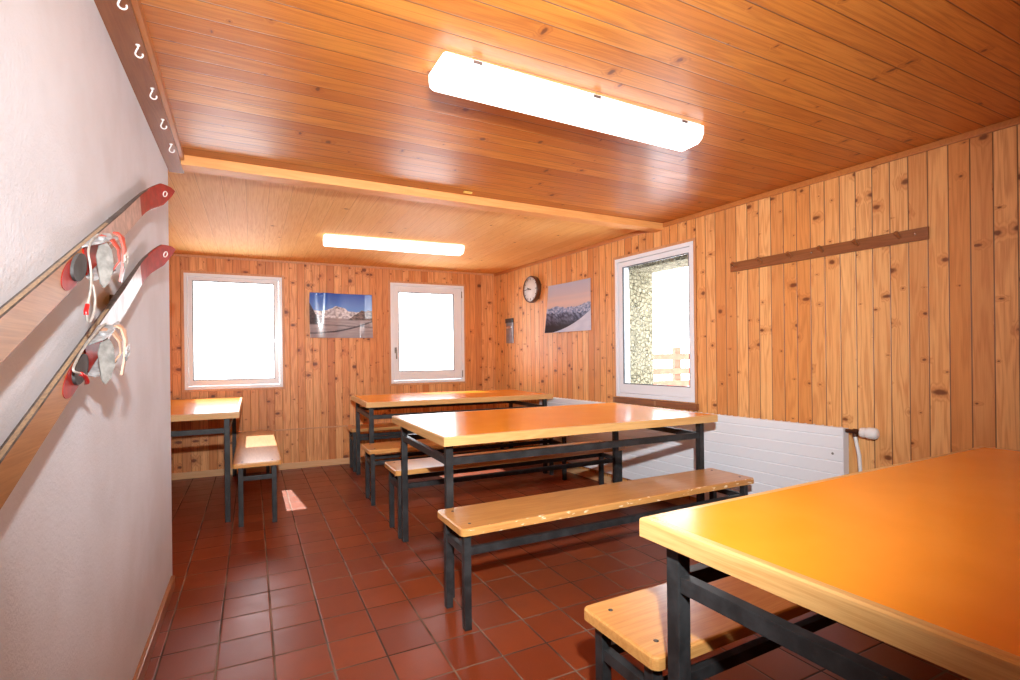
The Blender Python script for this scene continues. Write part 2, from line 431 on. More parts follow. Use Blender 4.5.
m = MB(); m.box(XL - .14, 3.6, YB - .1, YB, 0, H); struct(m.build('wall_front', M['plaster']))

# trims
def lstrip(name, mat, u0, u1, y0, y1, z0, z1, rot, bev=.003):
    mm = MB(); mm.box(u0, u1, y0, y1, z0, z1, 0, bev); return struct(mm.build(name, mat, None, C0, rot))
lstrip('baseboard_back', M['baseb'], -4.6, -.02, -.014, 0, 0, .066, ROT_B)
lstrip('baseboard_right', M['baseb'], .02, RL - .02, -.014, 0, 0, .066, ROT_R)
m = MB(); m.box(XL, XL + .018, YB, 3.17, 0, .058, 0, .004); struct(m.build('baseboard_left', M['baseb_dark']))
lstrip('trim_1', M['casing'], -4.6, -.02, -.016, 0, H - .022, H, ROT_B, .005)      # moulding under the ceiling, far wall
lstrip('trim_2', M['strip'], .02, RL - .02, -.016, 0, H - .034, H, ROT_R, .006)    # moulding under the ceiling, right wall
lstrip('trim_3', M['casing'], -4.4, -.02, -.005, 0, .418, .432, ROT_B, .002)       # rail across the far wall boards
m = MB(); m.box(-.315, 2.99, 3.095, 3.20, 2.183, H, 0, .004)
struct(m.build('ceiling_beam', M['beam']))
m = MB(); m.prism([(XL, YB, 2.188), (-.245, YB, 2.188), (-.316, 3.262, 2.188), (XL, 3.262, 2.188)], (0, 0, H - 2.188)); struct(m.build('ceiling_side_beam', M['beam_dark']))
m = MB(); m.prism([(-.245, YB, 2.203), (-.229, YB, 2.203), (-.298, 3.09, 2.203), (-.314, 3.09, 2.203)], (0, 0, H - 2.203)); struct(m.build('trim_4', M['strip']))

# windows ------------------------------------------------------------
def window(name, W, rot, margins, handle=None, hinges=None, casing=(.022, .022, .022, .022)):
    a, b, z0, z1 = W; ml, mr, mbt, mt = margins
    root = empty(name, C0, rot, kind='structure')
    fr = MB(); y0, y1 = -.012, .055; fw = .032
    fr.box(a, a + fw, y0, y1, z0, z1, 0, .003); fr.box(b - fw, b, y0, y1, z0, z1, 0, .003)
    fr.box(a + fw, b - fw, y0, y1, z0, z0 + fw, 0, .003); fr.box(a + fw, b - fw, y0, y1, z1 - fw, z1, 0, .003)
    fr.build('window_frame', M['upvc'], root)
    ga, gb, gz0, gz1 = a + ml, b - mr, z0 + mbt, z1 - mt
    sa = MB(); sy0, sy1 = -.004, .05
    ia, ib, iz0, iz1 = a + fw + .003, b - fw - .003, z0 + fw + .003, z1 - fw - .003
    sa.box(ia, ga, sy0, sy1, iz0, iz1, 0, .004); sa.box(gb, ib, sy0, sy1, iz0, iz1, 0, .004)
    sa.box(ga, gb, sy0, sy1, iz0, gz0, 0, .004); sa.box(ga, gb, sy0, sy1, gz1, iz1, 0, .004)
    sa.build('window_sash', M['upvc'], root)
    gk = MB(); t = .008; yy0, yy1 = -.002, .012
    gk.box(ga, ga + t, yy0, yy1, gz0, gz1); gk.box(gb - t, gb, yy0, yy1, gz0, gz1)
    gk.box(ga, gb, yy0, yy1, gz0, gz0 + t); gk.box(ga, gb, yy0, yy1, gz1 - t, gz1)
    gk.build('window_gasket', M['gasket'], root)
    g = MB(); g.box(ga, gb, .016, .020, gz0, gz1); g.build('window_pane', M['glass'], root)
    cs = MB(); cl, cr, cb, ct = casing
    cs.box(a - cl, a, -.010, .0, z0 - cb, z1 + ct, 0, .003); cs.box(b, b + cr, -.010, .0, z0 - cb, z1 + ct, 0, .003)
    cs.box(a, b, -.010, .0, z1, z1 + ct, 0, .003)
    if cb: cs.box(a, b, -.010, .0, z0 - cb, z0, 0, .003)
    cs.build('window_casing', M['casing'], root)
    if handle:
        u, z = handle; h = MB()
        h.box(u - .012, u + .012, -.016, -.003, z - .034, z + .034, 0, .003)
        h.tube([(u, -.014, z + .01), (u, -.045, z + .01), (u, -.05, z - .005), (u, -.05, z - .10)], .008, 10)
        h.build('window_handle', M['bindgrey'], root)
    if hinges:
        for z in hinges:
            h = MB(); h.tube([(b - .028, -.014, z - .04), (b - .028, -.014, z + .04)], .006, 10); h.build('window_hinge', M['bindgrey'], root)
    return root
window('window_1', W1, ROT_B, (.072, .078, .092, .072))
window('window_2', W2, ROT_B, (.094, .130, .140, .105), handle=(W2[0] + .055, 1.27), hinges=(.98, 1.95))
window('window_3', W3, ROT_R, (.085, .046, .112, .078), casing=(.022, .018, .0, .022))
m = MB(); m.box(W3[0] - .024, W3[1] + .03, -.030, .01, .760, .808, 0, .004); m.build('window_sill', M['sillw'], None, C0, ROT_R)['kind'] = 'structure'

# ------------------------------------------------------------------ tables and benches
LEGW, RAILW = .036, .028
def table(loc, L, D, label, rotz=0, iy=.080):
    root = empty('dining_table', loc, rotz, label=label, cat='table', group='wood-edged tables of the dining room')
    Z = .80; T = .044; e = .020
    mt = MB(); mt.box(-L / 2 + e, L / 2 - e, -D / 2 + e, D / 2 - e, Z - T + .002, Z - .0002); mt.build('table_top', M['lam'], root)
    # wooden lipping, mitred ring
    prof = [(0, Z - T), (e, Z - T), (e, Z), (.005, Z), (.001, Z - .0035), (0, Z - .008)]
    mr = MB()
    cor = [(-1, -1), (1, -1), (1, 1), (-1, 1)]
    for k in range(4):
        c0, c1 = cor[k], cor[(k + 1) % 4]
        vs = []
        for c in (c0, c1):
            for (o, z) in prof: vs.append((c[0] * (L / 2 - o), c[1] * (D / 2 - o), z))
        n = len(prof)
        fs = [[i, (i + 1) % n, n + (i + 1) % n, n + i] for i in range(n)] + [list(range(n))[::-1], [n + i for i in range(n)]]
        mr.add(vs, fs, 0 if k % 2 == 0 else 1)
    mr.build('edge_lipping', [M['edge'], M['edge_y']], root)
    ix = .055; w = LEGW / 2
    px, py = L / 2 - ix, D / 2 - iy
    for sx in (-1, 1):
        for sy in (-1, 1):
            ml = MB(); ml.box(sx * px - w, sx * px + w, sy * py - w, sy * py + w, .0, Z - T, 0, .003)
            lg = ml.build('leg', M['steel'], root)
    r = RAILW / 2; zr = .665
    for sx in (-1, 1):
        mm = MB(); mm.box(sx * px - r, sx * px + r, -py + w, py - w, zr - .018, zr + .018, 0, .002); mm.build('end_rail', M['steel'], root)
    for sy in (-1, 1):
        mm = MB(); mm.box(-px + w, px - w, sy * py - r, sy * py + r, zr - .018, zr + .018, 0, .002); mm.build('side_rail', M['steel'], root)
    return root
def bench(loc, L, label, rotz=0, D=.345, mat='seat'):
    root = empty('bench', loc, rotz, label=label, cat='bench', group='wooden benches of the dining room')
    Z = .45; T = .032
    bm = bmesh.new(); bmesh.ops.create_cube(bm, size=1)
    for v in bm.verts: v.co = Vector((v.co.x * L, v.co.y * D, Z - T / 2 + v.co.z * T))
    vert = [e for e in bm.edges if abs(e.verts[0].co.z - e.verts[1].co.z) > .01]
    bmesh.ops.bevel(bm, geom=vert, offset=.022, segments=4, profile=.5, affect='EDGES')
    top = [e for e in bm.edges if min(e.verts[0].co.z, e.verts[1].co.z) > Z - .001]
    bmesh.ops.bevel(bm, geom=top, offset=.010, segments=3, profile=.6, affect='EDGES')
    ms = MB(); ms.frombm(bm); seat = ms.build('seat', M[mat], root)
    ix, iy, w = .040, .050, .016
    px, py = L / 2 - ix, D / 2 - iy
    for sx in (-1, 1):
        for sy in (-1, 1):
            ml = MB(); ml.box(sx * px - w, sx * px + w, sy * py - w, sy * py + w, 0, Z - T, 0, .002); ml.build('leg', M['steel'], root)
            mb = MB(); mb.lathe([(.007, 0), (.007, .0015), (.004, .003), (.0015, .0025)], 14, xf=Matrix.Translation((sx * (px - .02), sy * (py - .01), Z - .0006)))
            mb.build('screw_head', M['bolt'], root)
    zr = .335
    for sx in (-1, 1):
        mm = MB(); mm.box(sx * px - .013, sx * px + .013, -py + w, py - w, zr - .016, zr + .016, 0, .002); mm.build('end_rail', M['steel'], root)
    for sy in (-1, 1):
        mm = MB(); mm.box(-px + w, px - w, sy * py - .013, sy * py + .013, zr - .016, zr + .016, 0, .002); mm.build('side_rail', M['steel'], root)
    return root

table((1.700, .440, 0), 1.78, 1.01, 'orange topped table closest to the camera, its matt orange surface filling the lower right corner', R(1.5), .064)
table((1.703, 2.795, 0), 1.79, 1.05, 'orange topped table standing between two benches in front of the white radiator', R(-.7), .095)
table((1.795, 4.885, 0), 1.82, .98, 'orange topped table near the far wall under the window with the handle', R(-2.3))
table((-.590, 5.060, 0), 1.74, 1.01, 'orange topped table tucked in the far left corner under a window', R(90))
bench((1.776, 1.097, 0), 1.86, 'wooden bench half hidden under the table closest to the camera', R(1.0), .300)
bench((1.704, 2.180, 0), 1.85, 'wooden bench with a chipped front edge, in front of the table by the radiator', R(.5), .325, 'seat_worn')
bench((1.755, 3.425, 0), 1.87, 'wooden bench on the far side of the table by the radiator', R(-.5))
bench((1.755, 4.255, 0), 1.87, 'wooden bench on the near side of the far table', R(-1.5))
bench((1.845, 5.575, 0), 1.87, 'wooden bench between the far table and the far wall', R(-2.))
bench((.0300, 4.950, 0), 1.82, 'wooden bench along the side of the far left table, seen end on', R(90), .315)
# ------------------------------------------------------------------ ceiling lamps
def lamp(loc, L, W, rotz, label, clips=True):
    root = empty('ceiling_lamp', loc, rotz, label=label, cat='ceiling lamp', group='fluorescent ceiling lamps')
    hb = .085
    b = MB(); b.box(-L / 2 + .01, L / 2 - .01, -W / 2 + .012, W / 2 - .012, -.018, 0, 0, .003); b.build('lamp_base', M['white_pl'], root)
    prof = [(-W / 2, -.012), (-W / 2 - .0, -.045), (-W / 2 + .012, -.070), (-W / 2 + .035, -hb), (W / 2 - .035, -hb), (W / 2 - .012, -.070), (W / 2, -.045), (W / 2, -.012)]
    d = MB(); n = len(prof)
    xs = [(-L / 2 + .0, .94), (-L / 2 + .010, 1.), (L / 2 - .010, 1.), (L / 2, .94)]
    vs = []
    for (x, s) in xs:
        for (y, z) in prof: vs.append((x, y * s if s != 1 else y, z * (s if s != 1 else 1)))
    fs = []
    for i in range(3):
        for k in range(n): fs.append([i * n + k, i * n + (k + 1) % n, (i + 1) * n + (k + 1) % n, (i + 1) * n + k])
    fs += [list(range(n))[::-1], [3 * n + k for k in range(n)]]
    d.add(vs, fs); d.build('diffuser', M['diff'], root)
    if clips:
        for x in (-L * .40, 0.02, L * .40):
            c = MB(); c.box(x - .018, x + .018, -W / 2 - .003, -W / 2 + .0005, -.024, -.012, 0, .001); c.build('diffuser_clip', M['greyplate'], root)
    return root
lamp((1.230, 1.752, H), 1.265, .165, R(1.0), 'long glowing white box lamp on the ceiling nearest the camera')
lamp((1.175, 4.570, H), 1.235, .165, R(-3.6), 'long glowing white box lamp on the ceiling beyond the cross beam', False)

# ------------------------------------------------------------------ hooks under the side beam
def hook(y, label):
    m_ = MB(); pts = [(0, 0, 0), (0, 0, -.010), (.001, -.003, -.017), (.006, -.003, -.021)]
    cx, cz, r = .003, -.029, .0100
    pts = [(0, 0, .0), (0, 0, -.010), (-.004, 0, -.018)]
    for k in range(12):
        a = R(150 + k * 21.5)
        pts.append((cx + r * math.cos(a) * 1.0, .0, cz + r * math.sin(a)))
    m_.tube(pts, .0025, 8)
    m_.lathe([(.006, -.003), (.007, 0)], 12)
    o = m_.build('screw_hook', M['hook'], None, (-.328 + .0128 * (3.0 - y), y - .025, 2.188)); o.rotation_euler = (0, 0, R(10))
    tag(o, label, 'hook', 'white screw hooks under the dark beam')
for y, lb in ((1.765, 'white screw hook under the dark side beam, cut by the top edge of the picture'),
              (2.020, 'white screw hook under the dark side beam, second from the near end'),
              (2.315, 'white screw hook under the dark side beam, the middle one of five'),
              (2.590, 'white screw hook under the dark side beam, second from the cross beam'),
              (2.865, 'white screw hook under the dark side beam, closest to the cross beam')): hook(y, lb)
m = MB(); m.box(-.028, .028, -.012, .012, -.008, 0, 0, .002)
o = m.build('ceiling_tag', M['brass'], None, (1.245, 3.035, H), R(2)); tag(o, 'small yellow tag on the ceiling boards beside the cross beam', 'tag')

# ------------------------------------------------------------------ things on the right wall (local frame: x towards camera, -y into the room)
MR = Matrix.Translation(C0) @ Matrix.Rotation(ROT_R, 4, 'Z')
MBk = Matrix.Translation(C0) @ Matrix.Rotation(ROT_B, 4, 'Z')
def on_right(v, z, name, **k): return empty(name, MR @ Vector((v, 0, z)), ROT_R, **k)
def on_back(u, z, name, **k): return empty(name, MBk @ Vector((u, 0, z)), ROT_B, **k)
# coat rack
rk = on_right((CY - 2.487) / RD.y, 1.783, 'coat_rack', label='brown wooden coat rack with six pegs high on the right wall', cat='coat rack')
m = MB(); m.box(0, 1.135, -.020, 0, -.032, .032, 0, .003); m.build('rack_board', M['rack'], rk)
for x in (.045, .232, .430, .620, .812, 1.012):
    m = MB(); m.tube([(x, -.018, .0), (x, -.045, .012), (x, -.062, .022)], [.0085, .0085, .0105], 12); m.build('peg', M['peg'], rk)
for x in (.555, 1.080, .02):
    m = MB(); m.lathe([(.006, 0), (.006, .002), (.003, .0035)], 12, xf=Matrix.Translation((x, -.0195, .004)) @ Matrix.Rotation(R(90), 4, 'X')); m.build('screw', M['chrome'], rk)
# radiator
rx0, rx1, rz0, rz1 = 1.12, 4.165, .125, .752
rd = on_right(0, 0, 'radiator', label='long white panel radiator with horizontal grooves on the right wall', cat='radiator')
prof = [(-.088, rz0)]
z = rz0
gz = [rz1 - .050 - .073 * k for k in range(8)][::-1]
for g in gz:
    if g - .004 > rz0: prof += [(-.088, g - .005), (-.0835, g - .0015), (-.0835, g + .0015), (-.088, g + .005)]
prof += [(-.088, rz1 - .006), (-.083, rz1), (-.074, rz1), (-.074, rz0)]
m = MB(); m.prism([(rx0, y, zz) for y, zz in prof], (rx1 - rx0, 0, 0)); m.build('front_panel', M['rad'], rd)
for xx in (rx0, rx1):
    m = MB(); m.box(xx - .003, xx + .003, -.088, -.030, rz0, rz1 - .004, 0, .001); m.build('side_panel', M['rad'], rd)
m = MB(); m.box(rx0, rx1, -.074, -.034, rz1 - .010, rz1 - .004)
for k in range(60): 
    xx = rx0 + .03 + k * (rx1 - rx0 - .06) / 59; m.box(xx - .003, xx + .003, -.072, -.036, rz1 - .004, rz1 + .0)
m.build('top_grille', M['rad'], rd)
m = MB(); m.box(rx0 + .03, rx1 - .03, -.050, -.034, rz0 + .01, rz1 - .02); m.build('back_panel', M['rad_in'], rd)
for xx in (rx0 + .3, rx1 - .3):
    m = MB(); m.box(xx - .02, xx + .02, -.036, .0, rz0 + .1, rz1 - .08); m.build('bracket', M['rad_in'], rd)
m = MB(); m.lathe([(.007, 0), (.007, .003), (.004, .004)], 12, xf=Matrix.Translation((rx1 - .055, -.087, .600)) @ Matrix.Rotation(R(90), 4, 'X')); m.build('vent_plug', M['bindgrey'], rd)
# valve, head and pipe (they turn with the radiator)
vx, vy, vz = rx1 + .050, -.058, .735
m = MB(); m.tube([(rx1 + .0, vy, vz), (vx, vy, vz)], .011, 12); m.tube([(vx - .008, vy, vz), (vx + .012, vy, vz)], .0165, 8, smooth=False); m.tube([(vx + .012, vy, vz), (vx + .030, vy, vz)], .012, 12)
m.tube([(vx, vy, vz), (vx, vy, vz - .028)], .013, 8, smooth=False); va = m.build('valve', M['copper_d'], rd)
m = MB(); xf = Matrix.Translation((vx + .026, vy, vz)) @ Matrix.Rotation(R(90), 4, 'Y')
m.lathe([(.016, 0), (.026, .004), (.028, .022), (.025, .028), (.029, .034), (.032, .046), (.032, .070), (.027, .084), (.015, .090)], 28, xf=xf); m.build('thermostat_head', M['white_pl'], va)
m = MB(); m.tube([(vx, vy, vz - .026), (vx + .008, vy, vz - .07), (vx + .018, vy + .004, vz - .13), (vx + .022, vy + .010, vz - .25), (vx + .022, vy + .012, .0)], .0095, 12); m.build('supply_pipe', M['white_pl'], va)
# wall clock
ck = on_right((CY - 4.985) / RD.y, 1.930, 'wall_clock', label='round wall clock with white face and dark brown rim', cat='clock')
xf = Matrix.Rotation(R(90), 4, 'X')   # local z of the lathe -> -y into the room
m = MB(); m.lathe([(.146, 0), (.150, .006), (.150, .044), (.146, .054), (.136, .056), (.134, .046), (.05, .046)], 48, xf=xf); m.build('clock_rim', M['clockrim'], ck)
m = MB(); m.lathe([(.1345, .044), (.1345, .0475)], 48, xf=xf); fc = m.build('clock_face', M['clockface'], ck)
for k in range(12):
    a = k * PI / 6; m = MB(); ln = .026 if k % 3 == 0 else .014
    c = Matrix.Rotation(-a, 4, 'Y')
    m.box(-.0035, .0035, -.0492, -.0474, .126 - ln, .126, xf=c); m.build('hour_mark', M['black'], fc)
for nm, a, ln, w in (('hour_hand', R(-72), .062, .0075), ('minute_hand', R(-88), .098, .005)):
    m = MB(); m.box(-w / 2 - .001, w / 2 + .001, -.0525, -.0505, -.018, ln, 0, .0006, xf=Matrix.Rotation(a, 4, 'Y')); m.build(nm, M['black'], ck)
# dispenser / plate
th = on_right(.300, 1.344, 'bottle_opener', label='narrow grey metal plate with a black top on the right wall below the clock', cat='wall holder')
th.name = 'wall_holder'
m = MB(); m.box(0, .165, -.014, 0, 0, .250, 0, .006); m.build('plate', M['greyplate'], th)
m = MB(); m.box(.0, .165, -.024, 0, .243, .298, 0, .008); m.build('black_cap', M['black'], th)
m = MB(); m.box(.02, .145, -.022, -.012, .175, .205, 0, .004); m.build('slot_lip', M['chrome'], th)

# ------------------------------------------------------------------ posters
def fbm(x, y, o=4, s=0):
    v = 0; a = .5
    for k in range(o):
        v += a * mnoise.noise(Vector((x, y, s + k * 7.1))); x *= 2.03; y *= 2.03; a *= .5
    return v
def mixc(a, b, f): f = max(0, min(1, f)); return tuple(p + (q - p) * f for p, q in zip(a, b))
def poster_glacier(s, t):          # s 0..1 left to right, t 0..1 bottom to top
    sky = mixc((.16, .36, .85), (.012, .085, .50), (t - .55) / .45)
    far = .60 + .11 * math.exp(-((s - .43) / .12) ** 2) + .045 * fbm(s * 9, 1.3) + .04 * math.exp(-((s - .55) / .05) ** 2)
    hr = .40 + .23 * max(0, min(1, (s - .60) / .22)) + .05 * fbm(s * 12, 4.1) if s > .58 else 0
    hl = .78 - 2.6 * s + .06 * fbm(s * 14, 8.1)
    g = .5 + fbm(s * 5, t * 28, 4, 3)
    if t > max(far, hr, hl): return sky
    if t < hl and t > .30: return mixc((.02, .02, .035), (.13, .11, .12), .5 + fbm(s * 30, t * 30))
    if t < hr and t > .40: return mixc((.05, .04, .045), (.30, .22, .20), .5 + 1.4 * fbm(s * 26 + t * 20, t * 24))
    if t > .44: return mixc((.16, .16, .22), (.85, .86, .92), .62 + 1.6 * fbm(s * 22, t * 20))
    c = mixc((.24, .21, .24), (.50, .46, .49), g)
    if abs(t - (.10 + .28 * s * s)) < .018: c = (.07, .06, .08)
    if abs(t - (.30 - .05 * s + .02 * fbm(s * 9, 2.2))) < .012: c = mixc(c, (.12, .11, .13), .7)
    if t < .13 - .02 * s: c = mixc(c, (.36, .33, .36), .4)
    return c
def poster_dusk(s, t):
    sky = mixc((.60, .47, .46), (.44, .46, .58), (t - .55) / .45)
    sky = mixc(sky, (.78, .54, .45), .45 * math.exp(-((t - .60) / .06) ** 2) + .25 * math.exp(-((t - .72) / .03) ** 2))
    r1 = .50 + .06 * fbm(s * 13, 2.7) + .04 * math.exp(-((s - .2) / .1) ** 2) + .05 * math.exp(-((s - .95) / .12) ** 2)
    r2 = .40 + .07 * fbm(s * 16, 9.7) - .05 * (s - .2)
    slope = -.02 + .42 * s ** 1.7
    if t < slope: return mixc((.46, .50, .66), (.66, .68, .80), .5 + fbm(s * 4, t * 9))
    if t > r1: return sky
    if t > r2: return mixc((.08, .14, .30), (.50, .57, .76), .45 + 1.8 * fbm(s * 24, t * 26))
    f = (r2 - t) / .4
    return mixc(mixc((.02, .035, .09), (.26, .33, .52), .34 + 2.0 * fbm(s * 20 + t * 14, t * 14)), (.006, .008, .018), f * 1.5)
def vcol_mat(name):
    t = NT(name); a = t.n('ShaderNodeVertexColor'); a.layer_name = 'Col'; t.l(a.outputs[0], t.bs.inputs['Base Color']); t.set(.28, 0, .5, .5, .08)
    return t.mat
def poster(root, name, w, h, fn, off, nx=170, ny=130):
    vs = []; cols = []
    for j in range(ny + 1):
        for i in range(nx + 1):
            s, t = i / nx, j / ny; dx, dz, dy = off(s, t)
            vs.append((s * w + dx, -dy, t * h + dz)); cols.append((*fn(s, t), 1))
    n = len(vs); fs = []
    for j in range(ny):
        for i in range(nx):
            a = j * (nx + 1) + i; fs.append([a, a + 1, a + nx + 2, a + nx + 1])
    me = bpy.data.meshes.new(name); me.from_pydata(vs, [], fs)
    ca = me.color_attributes.new('Col', 'FLOAT_COLOR', 'POINT')
    for k, c in enumerate(cols): ca.data[k].color = c
    me.materials.append(M['print']); me.materials.append(M['paper'])
    for p in me.polygons: p.use_smooth = True
    o = bpy.data.objects.new(name, me); COL.objects.link(o); o.parent = root
    sd = o.modifiers.new('thick', 'SOLIDIFY'); sd.thickness = .0012; sd.offset = 1
    return o
M['print'] = vcol_mat('glossy_print'); M['paper'] = plain('paper_back', (.8, .8, .8), .5)
p1 = on_back(-2.199, 1.412, 'mountain_poster', label='glossy unframed poster of a snowy peak under deep blue sky, between the far windows', cat='poster')
poster(p1, 'poster_sheet', .665, .492, poster_glacier,
       lambda s, t: (-.006 * math.sin(t * PI) * (1 - s), 0, .006 + .030 * max(0, 1 - s / .34) ** 2 + .040 * math.exp(-((s - .25) / .12) ** 2) * (.35 + .65 * t) + .045 * max(0, s - .80) / .2 * max(0, .45 - t) / .45 + .012 * max(0, s - .88) / .12))
p2 = on_right(1.235, 1.425, 'mountain_poster', label='unframed poster of grey mountains at dusk, on the right wall beside the clock', cat='poster')
poster(p2, 'poster_sheet', .655, .500, poster_dusk,
       lambda s, t: (0, 0, .005 + .085 * max(0, 1 - s / .9) ** 1.6 * max(0, 1 - t) ** 1.2 + .030 * max(0, 1 - s * 2.2) * t))

# ------------------------------------------------------------------ the skis on the white wall
def ski(y0, z0, ang, Lf, lift, pale, label):
    """centre line passes (y0,z0) on the wall; runs along +Y rising at ang; face looks into the room (+X)"""
    root = empty('ski', (0, y0, z0), 0, label=label, cat='ski', group='old wooden skis mounted on the white wall')
    ca, sa = math.cos(ang), math.sin(ang)
    xb = XL + .030
    def P(s, w, h): return Vector((xb + h, s * ca - w * sa, s * sa + w * ca))
    s0, s1 = -1.05, Lf
    N = 110; vs = []; fs = []; mi = []
    for i in range(N + 1):
        f = i / N; s = s0 + (s1 - s0) * f
        d = s1 - s
        wid = .0335 + .0045 * max(0, min(1, (s - .2) / (s1 - .5)))
        if d < .30: wid = .038 + .005 * math.sin(min(1, (0.30 - d) / .17) * PI / 2) if d > .13 else .043 * (max(0, d / .13) ** .62) + .0012
        if s - s0 < .05: wid *= .6 + .4 * (s - s0) / .05
        tk = .014 - .007 * max(0, min(1, (s - (s1 - .75)) / .5))
        rise = lift * max(0, min(1, (s - (s1 - .42)) / .42)) ** 1.9
        b = rise; c = .0022 if wid > .01 else .0
        ring = [P(s, -wid, b), P(s, -wid, b + tk - c), P(s, -wid + c, b + tk), P(s, wid - c, b + tk), P(s, wid, b + tk - c), P(s, wid, b + tk * .28), P(s, wid, b)]
        vs += ring
    nr = 7
    for i in range(N):
        s = s0 + (s1 - s0) * (i + .5) / N; d = s1 - s
        for k in range(nr):
            fs.append([i * nr + k, i * nr + (k + 1) % nr, (i + 1) * nr + (k + 1) % nr, (i + 1) * nr + k])
            if k == 2:
                if d < .44: mm = 2
                elif s > .62: mm = 3
                elif .47 < s <= .62 : mm = 2
                else: mm = 0
            elif k in (1, 3): mm = 1 if d > .3 else 2
            elif k == 4: mm = 4 if s < .75 else 1
            elif k == 5: mm = 1
            elif k == 0: mm = 1
            else: mm = 0
            mi.append(mm)
    m_ = MB(); m_.v = [tuple(v) for v in vs]; m_.f = fs; m_.m = mi; m_.sm = [False] * len(fs)
    m_.add([vs[k] for k in range(nr)], [list(range(nr))[::-1]], 0); m_.add([vs[N * nr + k] for k in range(nr)], [list(range(nr))], 2)
    body = m_.build('ski_body', [M['skiwood'], M['skiedge'], M['skired'], pale, M['skistrip']], root)
    hf = .014
    # small ring mark on the red tip
    sm_ = s1 - .105
    def rise_at(s): return lift * max(0, min(1, (s - (s1 - .42)) / .42)) ** 1.9 + .014 - .007 * max(0, min(1, (s - (s1 - .75)) / .5))
    e = MB(); e.tube([P(sm_ + .020 * math.cos(2 * PI * k / 16), .010 * math.sin(2 * PI * k / 16), rise_at(sm_ + .020 * math.cos(2 * PI * k / 16)) + .0012) for k in range(17)], .0022, 6, caps=False)
    e.build('tip_ring', M['hook'], root)
    # heel pad with red surround
    pr_ = MB(); prf = [P(.370 + .075 * math.cos(2 * PI * k / 28), .029 * math.sin(2 * PI * k / 28), hf) for k in range(28)]; pr_.prism(prf, (.0012, 0, 0)); pr_.build('red_patch', M['skired'], root)
    pd = MB(); prf = [P(.412 + .055 * math.cos(2 * PI * k / 28), .004 + .028 * math.sin(2 * PI * k / 28), hf + .001) for k in range(28)]; pd.prism(prf, (.006, 0, 0)); pd.build('heel_pad', M['pad'], root)
    return root, P, hf
A1, A2 = math.atan(.445), math.atan(.425)
sk1, P1, hf = ski(1.055, 1.211, A1, 1.71, .060, M['skipale'], 'upper one of the two old wooden skis on the white wall, with a red strap')
sk2, P2, hf = ski(1.055, .993, A2, 1.69, .060, M['skipale2'], 'lower one of the two old wooden skis on the white wall, with a tan strap')
